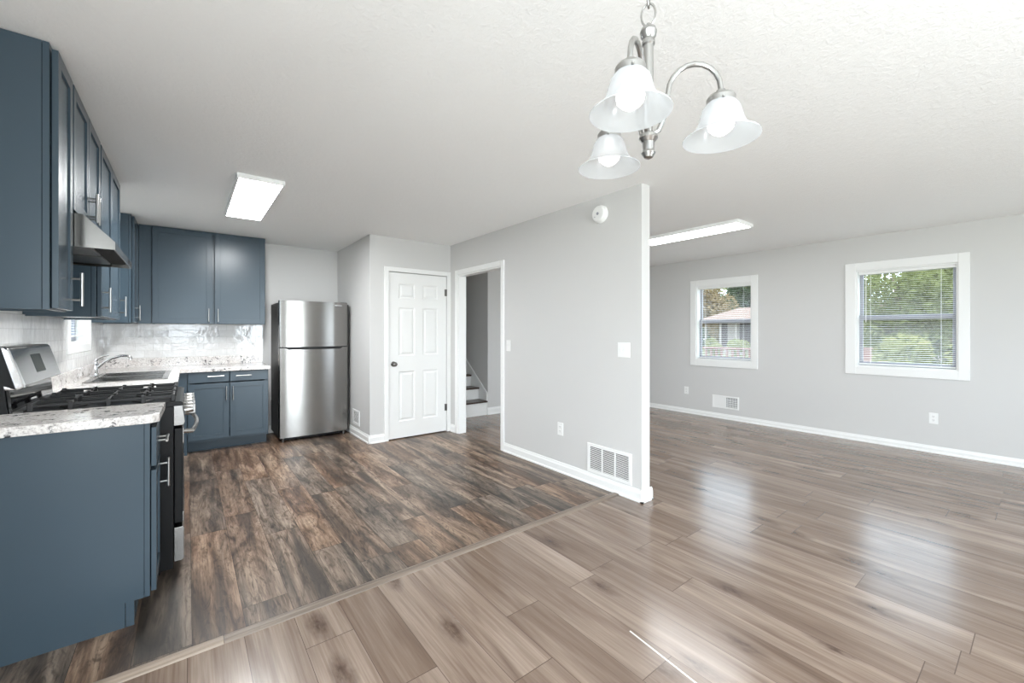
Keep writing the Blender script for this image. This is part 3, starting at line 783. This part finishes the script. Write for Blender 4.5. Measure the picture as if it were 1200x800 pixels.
# ------------------------------------------------------------------ ceiling lights
def led(label, x0, x1, y0, y1, mat):
    T = Thing('ceiling_light', label, 'ceiling light', ((x0+x1)/2, (y0+y1)/2, H))
    b = MB(); t_ = .016; z0 = H-.036
    b.box(x0, x0+t_, y0, y1, z0, H-.001, .003); b.box(x1-t_, x1, y0, y1, z0, H-.001, .003); b.box(x0+t_, x1-t_, y0, y0+t_, z0, H-.001, .003); b.box(x0+t_, x1-t_, y1-t_, y1, z0, H-.001, .003)
    T.part('frame', b, M['white'], w=True)
    T.part('diffuser', MB().box(x0+t_-.001, x1-t_+.001, y0+t_-.001, y1-t_+.001, z0+.002, z0+.012), mat, w=True)
led('rectangular lit ceiling panel over the dark kitchen floor', .278, .586, 3.55, 4.82, M['ledk'])
led('long lit ceiling panel in the living room beyond the partition', 4.36, 4.71, 1.93, 3.15, M['ledl'])

# ------------------------------------------------------------------ chandelier
cx0, cy0 = .833, .566
T = Thing('chandelier', 'three-arm brushed nickel chandelier with frosted bell shades hanging on a chain', 'chandelier', (cx0, cy0, 1.70))
b = MB(); b.lathe([(0, 0), (.062, 0), (.062, .006), (.05, .022), (.02, .034), (.008, .04), (0, .042)], (cx0, cy0, H-.001), (0, 0, -1), 32)
T.part('canopy', b, M['nickel'], w=True)
def link_pts(z_, ang, hl=.0255, hw=.0155):
    pts = []
    for i in range(20):
        a = 2*PI*i/20; px_ = hw*math.cos(a); pz = hl*math.sin(a)
        pts.append((cx0+px_*math.cos(ang), cy0+px_*math.sin(ang), z_+pz))
    return pts
ch = MB(); zz = 2.028; i = 0
while zz < 2.40:
    ch.tube(link_pts(zz, (.45 if i % 2 else .45+PI/2)), .0024, 8, True); zz += .043; i += 1
T.part('chain', ch, M['nickel'], w=True)
b = MB(); b.lathe([(0, 0), (.004, .0), (.006, .006), (.016, .012), (.019, .02), (.017, .03), (.012, .036), (.0145, .042), (.0145, .048), (.011, .052), (.011, .205), (.015, .21), (.015, .218), (.009, .225), (.009, .25), (.02, .256), (.021, .263), (.014, .272), (.013, .29), (.016, .296), (.010, .306), (.0, .311)], (cx0, cy0, 2.008), (0, 0, -1), 24)
stem = T.part('stem', b, M['nickel'], w=True)
R_arm = .150; zrim = 1.733
angs = []
for (px_, dz_) in ((740, .832), (834, .935), (714, 1.101)):
    r_ = (px_-600)/491.; X_ = dz_*(math.sin(YAW)+r_*math.cos(YAW)); Y_ = dz_*(math.cos(YAW)-r_*math.sin(YAW)); angs.append(math.atan2(Y_-cy0, X_-cx0))
for a_ in angs:
    dx, dy = math.cos(a_), math.sin(a_)
    P = lambda r_, z_: (cx0+dx*r_, cy0+dy*r_, z_)
    pts = [P(.008, 1.755), P(.022, 1.762), P(.038, 1.80)]
    for k_ in range(11):
        t_ = PI - PI*k_/10
        pts.append(P(.099+.056*math.cos(t_)*1.0, 1.845+.060*math.sin(t_)))
    pts.append(P(.155, 1.832))
    # smooth lower part
    T.part('arm', MB().tube(pts, .0058, 12), M['nickel'], w=True)
    q = MB(); q.lathe([(0, .034), (.010, .034), (.012, .028), (.026, .022), (.030, .016), (.030, .0), (.027, 0), (.027, .014), (0, .016)], P(.155, 1.806), (0, 0, 1), 24)
    for s3 in range(3):
        b3 = a_+2*PI*s3/3+.4; c3 = Vector(P(.155, 1.812)); q.cyl(c3+Vector((math.cos(b3)*.028, math.sin(b3)*.028, 0)), c3+Vector((math.cos(b3)*.037, math.sin(b3)*.037, 0)), .003, 8)
    T.part('socket_cup', q, M['nickel'], w=True)
    prof = [(.026, .078), (.032, .076), (.038, .068), (.042, .055), (.046, .040), (.052, .026), (.062, .013), (.073, .004), (.079, 0)]
    th_ = .0028
    full = prof + [(.0795, .0012), (.0785, .003)] + [(r_-th_*.7, h_+th_*.7) for r_, h_ in prof[::-1][1:]]
    q = MB(); q.lathe(full, P(.155, zrim), (0, 0, 1), 48)
    T.part('shade', q, M['frosted'], w=True)
    q = MB(); q.lathe([(0, -.0), (.010, .001), (.019, .007), (.0265, .015), (.0285, .025), (.0255, .036), (.018, .044), (.013, .054), (.012, .07), (0, .07)], P(.155, zrim+.008), (0, 0, 1), 28)
    T.part('bulb', q, M['bulb'], w=True, label='round glowing bulb')

# ------------------------------------------------------------------ small things on the walls
T = Thing('smoke_detector', 'round white smoke detector high on the partition wall', 'smoke detector', (XP0, 2.323, 2.289))
b = MB(); b.lathe([(0, 0), (.074, 0), (.074, .012), (.070, .016), (.066, .034), (.058, .041), (.02, .043), (0, .043)], (XP0, 2.323, 2.289), (-1, 0, 0), 36)
T.part('housing', b, M['white'], w=True)
b = MB(); b.lathe([(0, 0), (.012, 0), (.012, .003), (0, .003)], (XP0-.0432, 2.323, 2.289), (-1, 0, 0), 16); b.box(XP0-.046, XP0-.039, 2.350, 2.356, 2.262, 2.268)
T.part('test_button', b, M['grey'], w=True)

def frame_of(axis, face, sgn):
    """returns f(s, d, z): s along the wall, d out of the wall"""
    if axis == 'x': return lambda s, d, z: (face+sgn*d, s, z)
    return lambda s, d, z: (s, face+sgn*d, z)
def pbox(mb, F, s0, s1, d0, d1, z0, z1, bev=0):
    a = F(s0, d0, z0); c = F(s1, d1, z1); mb.box(a[0], c[0], a[1], c[1], a[2], c[2], bev)
def plate(kind, label, F, s, z, gangs=1, group=None):
    nm, cat = ('wall_outlet', 'outlet') if kind == 'outlet' else ('light_switch', 'switch')
    wd = .072 + .046*(gangs-1); ht = .118
    T = Thing(nm, label, cat, F(s, 0, z-ht/2), 0, group)
    b = MB(); pbox(b, F, s-wd/2, s+wd/2, 0, .006, z-ht/2, z+ht/2, .0025)
    pl = T.part('cover_plate', b, M['white'], w=True)
    for g in range(gangs):
        ss = s+(g-(gangs-1)/2)*.046
        if kind == 'outlet':
            for dz in (-.0195, .0195):
                b = MB(); pbox(b, F, ss-.0165, ss+.0165, .005, .0078, z+dz-.014, z+dz+.014, .004)
                rc = T.part('receptacle', b, M['white'], w=True)
                b = MB()
                for ds in (-.006, .006): pbox(b, F, ss+ds-.001, ss+ds+.001, .0075, .0081, z+dz-.001, z+dz+.008)
                pbox(b, F, ss-.002, ss+.002, .0075, .0081, z+dz-.009, z+dz-.005)
                T.part('slots', b, M['dark'], rc, w=True)
        else:
            b = MB(); pbox(b, F, ss-.005, ss+.005, .005, .016, z-.004, z+.014, .002); pbox(b, F, ss-.007, ss+.007, .005, .0068, z-.014, z+.014, .001)
            T.part('toggle', b, M['white'], w=True)
    return T
FP = frame_of('x', XP0, -1); FR = frame_of('x', XR, -1); FB = frame_of('y', YB-.010, -1); FN = frame_of('x', XK, -1)
plate('switch', 'single white light switch beside the open doorway', FP, 3.600, 1.155)
plate('switch', 'wide two-gang white light switch near the free end of the partition', FP, 2.087, 1.160, 2)
plate('outlet', 'white wall outlet low on the partition wall', FP, 2.804, .402)
plate('outlet', 'white wall outlet low on the window wall below the window with the house view', FR, 3.615, .365)
plate('outlet', 'white wall outlet low on the window wall below the greenery window', FR, .787, .372)
plate('outlet', 'white wall outlet on the tiled backsplash of the back wall', FB, .050, 1.175)

def grille(label, F, s0, s1, z0, z1, cols, pitch, fr=.022, solid=None, cat='air vent', name='air_vent'):
    T = Thing(name, label, cat, F((s0+s1)/2, 0, z0))
    b = MB(); pbox(b, F, s0, s1, 0, .009, z0, z0+fr, .002); pbox(b, F, s0, s1, 0, .009, z1-fr, z1, .002); pbox(b, F, s0, s0+fr, 0, .0088, z0+fr-.002, z1-fr+.002, .002); pbox(b, F, s1-fr, s1, 0, .0088, z0+fr-.002, z1-fr+.002, .002)
    n = cols
    for i in range(1, n):
        ss = s0+fr+(s1-s0-2*fr)*i/n; pbox(b, F, ss-.006, ss+.006, 0, .0085, z0+fr-.002, z1-fr+.002, .001)
    T.part('frame', b, M['white'], w=True)
    b = MB(); pbox(b, F, s0+fr-.002, s1-fr+.002, .0004, .0014, z0+fr-.002, z1-fr+.002); T.part('duct_backing', b, M['dark'], w=True)
    b = MB(); z_ = z0+fr+pitch*.5
    a0 = s0+fr; a1 = s1-fr
    if solid:
        pbox(b, F, solid[0], solid[1], .0012, .007, z0+fr-.002, z1-fr+.002, .001)
        if abs(solid[0]-a0) < .02: a0 = solid[1]
        else: a1 = solid[0]
    while z_ < z1-fr:
        pbox(b, F, a0, a1, .0014, .0075, z_-pitch*.20, z_+pitch*.20); z_ += pitch
    if solid:
        q = a0+.016
        while q < a1: pbox(b, F, q-.0022, q+.0022, .0014, .007, z0+fr-.002, z1-fr+.002); q += .018
    T.part('louvers', b, M['white'], w=True)
grille('white three-column return air grille at the foot of the partition', FP, 2.012, 2.468, .102, .349, 3, .0125, .028)
grille('white floor-level wall register with one open dark side under the window wall', FR, 2.802, 3.192, .158, .345, 1, .022, .022, solid=(2.985, 3.17))
grille('small white wall vent in the nook beside the refrigerator', FN, 5.225, 5.49, .135, .325, 1, .014, .03)

# ------------------------------------------------------------------ staircase seen through the doorway
T = Thing('staircase', 'white staircase with dark stained treads seen through the doorway', 'staircase', (3.29, 5.45, 0))
run, rise = .235, .186
for n in range(9):
    y0 = 5.455+run*n; z0 = rise*n if n else 0
    b = MB(); b.box(XP1+.012, 3.728, y0, y0+.02, 0 if n == 0 else rise*n+.0, rise*(n+1)+.012)
    T.part('riser', b, M['trim'], w=True)
    b = MB(); b.box(XP1+.010, 3.729, y0-.026, y0+run+.02, rise*(n+1)+.012, rise*(n+1)+.036, .006)
    T.part('tread', b, M['tread'], w=True)
b = MB(); sl = rise/run
b.prism([(5.452, 0), (5.452, .345), (7.6, .345+sl*(7.6-5.452)), (7.6, 0)], 'x', 3.722, 3.7395)
T.part('skirt_board', b, M['trim'], w=True)
b = MB(); b.prism([(5.452, 0), (5.452, .345), (7.6, .345+sl*(7.6-5.452)), (7.6, 0)], 'x', XP1+.0005, XP1+.016)
T.part('skirt_board', b, M['trim'], w=True)

# ------------------------------------------------------------------ outdoors
GZ = -.45
struct('ground', MB().box(-60, 90, -60, 90, GZ-.3, GZ), M['grass'])
# deck railing of the next porch
T = Thing('deck_railing', 'reddish wooden deck railing outside the windows', 'railing', (10.0, 5.0, GZ))
ry0, ry1 = 2.06, 9.0
T.part('top_rail', MB().box(9.93, 10.07, ry0, ry1, .90, .94, .005), M['deckwood'], w=True)
T.part('bottom_rail', MB().box(9.97, 10.03, ry0+.1, ry1, .18, .26, .004), M['deckwood'], w=True)
T.part('deck_edge', MB().box(9.2, 10.05, ry0, ry1, GZ, .02, .01), M['deckwood'], w=True)
yy = ry0
while yy < ry1:
    q = MB(); q.box(9.945, 10.055, yy, yy+.11, .0, .98, .006); q.box(9.93, 10.07, yy-.02, yy+.13, .98, 1.01, .006)
    T.part('post', q, M['deckwood'], w=True); yy += 1.9
yy = ry0+.22; k_ = 0
while yy < ry1-.1 and k_ < 60:
    T.part('baluster', MB().box(9.98, 10.02, yy, yy+.04, .22, .91), M['deckwood'], w=True); yy += .125; k_ += 1
# neighbour's house with porch
hx0 = 34.0
T = Thing('house', "neighbouring one-storey house with a tan roof and a shaded porch seen through the window", 'house', (hx0+4, 11, GZ))
y0h, y1h = 4.2, 17.6
T.part('wall', MB().box(hx0+2.2, hx0+9, y0h, y1h, GZ, 2.35), M['brickwall'], w=True)
ez = 2.25
bm_ = bmesh.new()
ex0, ex1, ey0, ey1 = hx0-.4, hx0+10, y0h-.7, y1h+.7; rz_ = 3.45; xm = (ex0+ex1)/2
vs = [bm_.verts.new(p) for p in ((ex0, ey0, ez), (ex1, ey0, ez), (ex1, ey1, ez), (ex0, ey1, ez), (xm, ey0+1.3, rz_), (xm, ey1-1.3, rz_), (ex0, ey0, ez-.22), (ex1, ey0, ez-.22), (ex1, ey1, ez-.22), (ex0, ey1, ez-.22))]
for f in ((0, 4, 5, 3), (3, 5, 2), (2, 5, 4, 1), (1, 4, 0), (0, 3, 9, 6), (3, 2, 8, 9), (2, 1, 7, 8), (1, 0, 6, 7), (6, 9, 8, 7)): bm_.faces.new([vs[i] for i in f])
bmesh.ops.recalc_face_normals(bm_, faces=bm_.faces); q = MB(); q._add(bm_)
T.part('roof', q, M['shingle'], w=True)
T.part('porch_floor', MB().box(hx0-.2, hx0+2.2, y0h, y1h, GZ, .05), M['porchwhite'], w=True)
yy = y0h+.05
while yy < y1h:
    T.part('porch_post', MB().box(hx0-.05, hx0+.07, yy, yy+.12, .05, ez-.2), M['porchwhite'], w=True); yy += 1.21
for wy in (5.4, 8.2, 11.0, 13.6):
    wf = T.part('window', MB().box(hx0+2.13, hx0+2.2, wy, wy+1.1, .75, 1.95, .01), M['porchwhite'], w=True)
    T.part('pane', MB().box(hx0+2.11, hx0+2.14, wy+.1, wy+1.0, .85, 1.85), M['housedark'], wf, w=True)
fd_ = T.part('front_door', MB().box(hx0+2.12, hx0+2.2, 15.9, 16.85, .05, 2.05, .01), M['porchwhite'], w=True)

def foliage(n, cx_, cy_, cz_, rx, ry, rz__, size):
    """leaf clumps: n little leaf blades spread through an uneven crown"""
    me_v = []; me_f = []
    lobes = [(random.uniform(-.5, .5)*rx, random.uniform(-.5, .5)*ry, random.uniform(-.5, .55)*rz__, random.uniform(.42, .7)) for _ in range(9)]
    for _ in range(n):
        lx, ly, lz, lr = random.choice(lobes)
        while True:
            d = Vector((random.uniform(-1, 1), random.uniform(-1, 1), random.uniform(-1, 1)))
            if .02 < d.length <= 1: break
        d = d.normalized()*(d.length**.45)
        p = Vector((cx_+lx+d.x*rx*lr, cy_+ly+d.y*ry*lr, cz_+lz+d.z*rz__*lr))
        a = Vector((random.gauss(0, 1), random.gauss(0, 1), random.gauss(0, .7))).normalized(); b_ = a.orthogonal().normalized()
        s_ = size*random.uniform(.6, 1.3); i0 = len(me_v)
        me_v += [p-a*s_, p+b_*s_*.45, p+a*s_, p-b_*s_*.45]; me_f.append((i0, i0+1, i0+2, i0+3))
    return me_v, me_f
def tree(label, x, y, h, r, leaf, n, size, name='tree', low=.15, trunk=True, group=None, lean=0):
    T = Thing(name, label, 'tree' if name == 'tree' else 'bush', (x, y, GZ), 0, group)
    z0 = GZ+h*low; zc = (z0+GZ+h)/2; rz__ = (GZ+h-z0)/2
    v, f = foliage(n, lean, 0, zc-GZ, r, r, rz__, size)
    me = bpy.data.meshes.new('crown'); me.from_pydata([tuple(q) for q in v], [], f); me.materials.append(M[leaf])
    o_ = bpy.data.objects.new('crown', me); C.objects.link(o_); o_.parent = T.o
    if trunk:
        tr = .018*h+.05
        T.part('trunk', MB().tube([(0, 0, 0), (.05*r+lean*.3, .02, h*.3), (lean*.8, -.04*r, h*.62), (lean, .05*r, h*.85)], [tr*1.2, tr, tr*.65, tr*.25], 8), M['bark'])
    return T
TR = [  # label, x, y, h, r, leaf, n, size
 ('broad mid-green tree filling the middle of the nearer window', 17.5, 3.0, 4.3, 1.6, 'leaf_a', 5200, .10),
 ('dark green tree at the right side of the nearer window', 17.0, -.6, 4.3, 1.5, 'leaf_b', 4600, .10),
 ('dark green tree at the left edge of the nearer window', 17.8, 5.9, 4.3, 1.2, 'leaf_b', 4600, .11),
 ('tall pale green tree standing behind the nearer window trees', 25.0, 2.5, 5.4, 2.4, 'leaf_a', 8000, .16),
 ('tall dark tree standing far right behind the nearer window trees', 25.0, -3.9, 5.4, 2.6, 'leaf_b', 6000, .16),
 ('tall yellowish tree in the gap between the nearer window trees', 25.0, 7.2, 5.4, 2.2, 'leaf_c', 6500, .15),
 ('tan leaved tree rising behind the left end of the house roof', 46.8, 24.0, 8.6, 2.7, 'leaf_d', 9000, .2),
 ('dark evergreen tree rising behind the house roof', 55.5, 21.5, 9.8, 3.6, 'leaf_b', 9000, .28),
 ('yellow green tree beside the evergreen behind the house', 52.0, 14.5, 8.2, 3.4, 'leaf_c', 6000, .26),
 ('tan tree out to the left of the house, beyond its end wall', 50.0, 33.0, 8.6, 3.6, 'leaf_d', 6000, .26),
 ('long dark hedge-like tree mass far behind the porch end of the house', 62.0, 31.5, 8.0, 3.8, 'leaf_b', 8000, .3),
 ('very tall yellow green tree at the back, highest over the house roof', 69.0, 29.5, 11.5, 4.4, 'leaf_c', 9000, .34),
 ('green tree to the right of the house, seen in the far window', 50.5, 6.6, 7.0, 3.4, 'leaf_a', 5500, .24)]
for (lb, x_, y_, h_, r_, lf, n_, sz) in TR: tree(lb, x_, y_, h_, r_, lf, n_, sz, low=.02 if x_ > 40 else .12)
BU = [
 ('yellow green bush low at the middle of the nearer window', 13.6, 2.35, 1.7, .75, 'leaf_c', 2200, .07),
 ('yellow bush low at the right corner of the nearer window', 13.6, .75, 1.6, .7, 'leaf_c', 1800, .07),
 ('green bush behind the deck railing in the nearer window', 13.6, 3.95, 1.7, .75, 'leaf_b', 2200, .07),
 ('yellow green bush at the left of the house porch', 31.0, 15.5, 1.3, .7, 'leaf_c', 1500, .1),
 ('yellow green bush in front of the house porch door', 31.0, 13.7, 1.25, .75, 'leaf_c', 1500, .1),
 ('low dark green bush on the lawn past the end wall of the house', 40.0, 21.2, 2.3, 1.5, 'leaf_b', 2600, .12),
 ('dark green bush beside the house porch post', 31.2, 17.2, 1.7, .6, 'leaf_b', 1500, .1)]
for (lb, x_, y_, h_, r_, lf, n_, sz) in BU: tree(lb, x_, y_, h_, r_, lf, n_, sz, name='bush', low=.02, trunk=False)
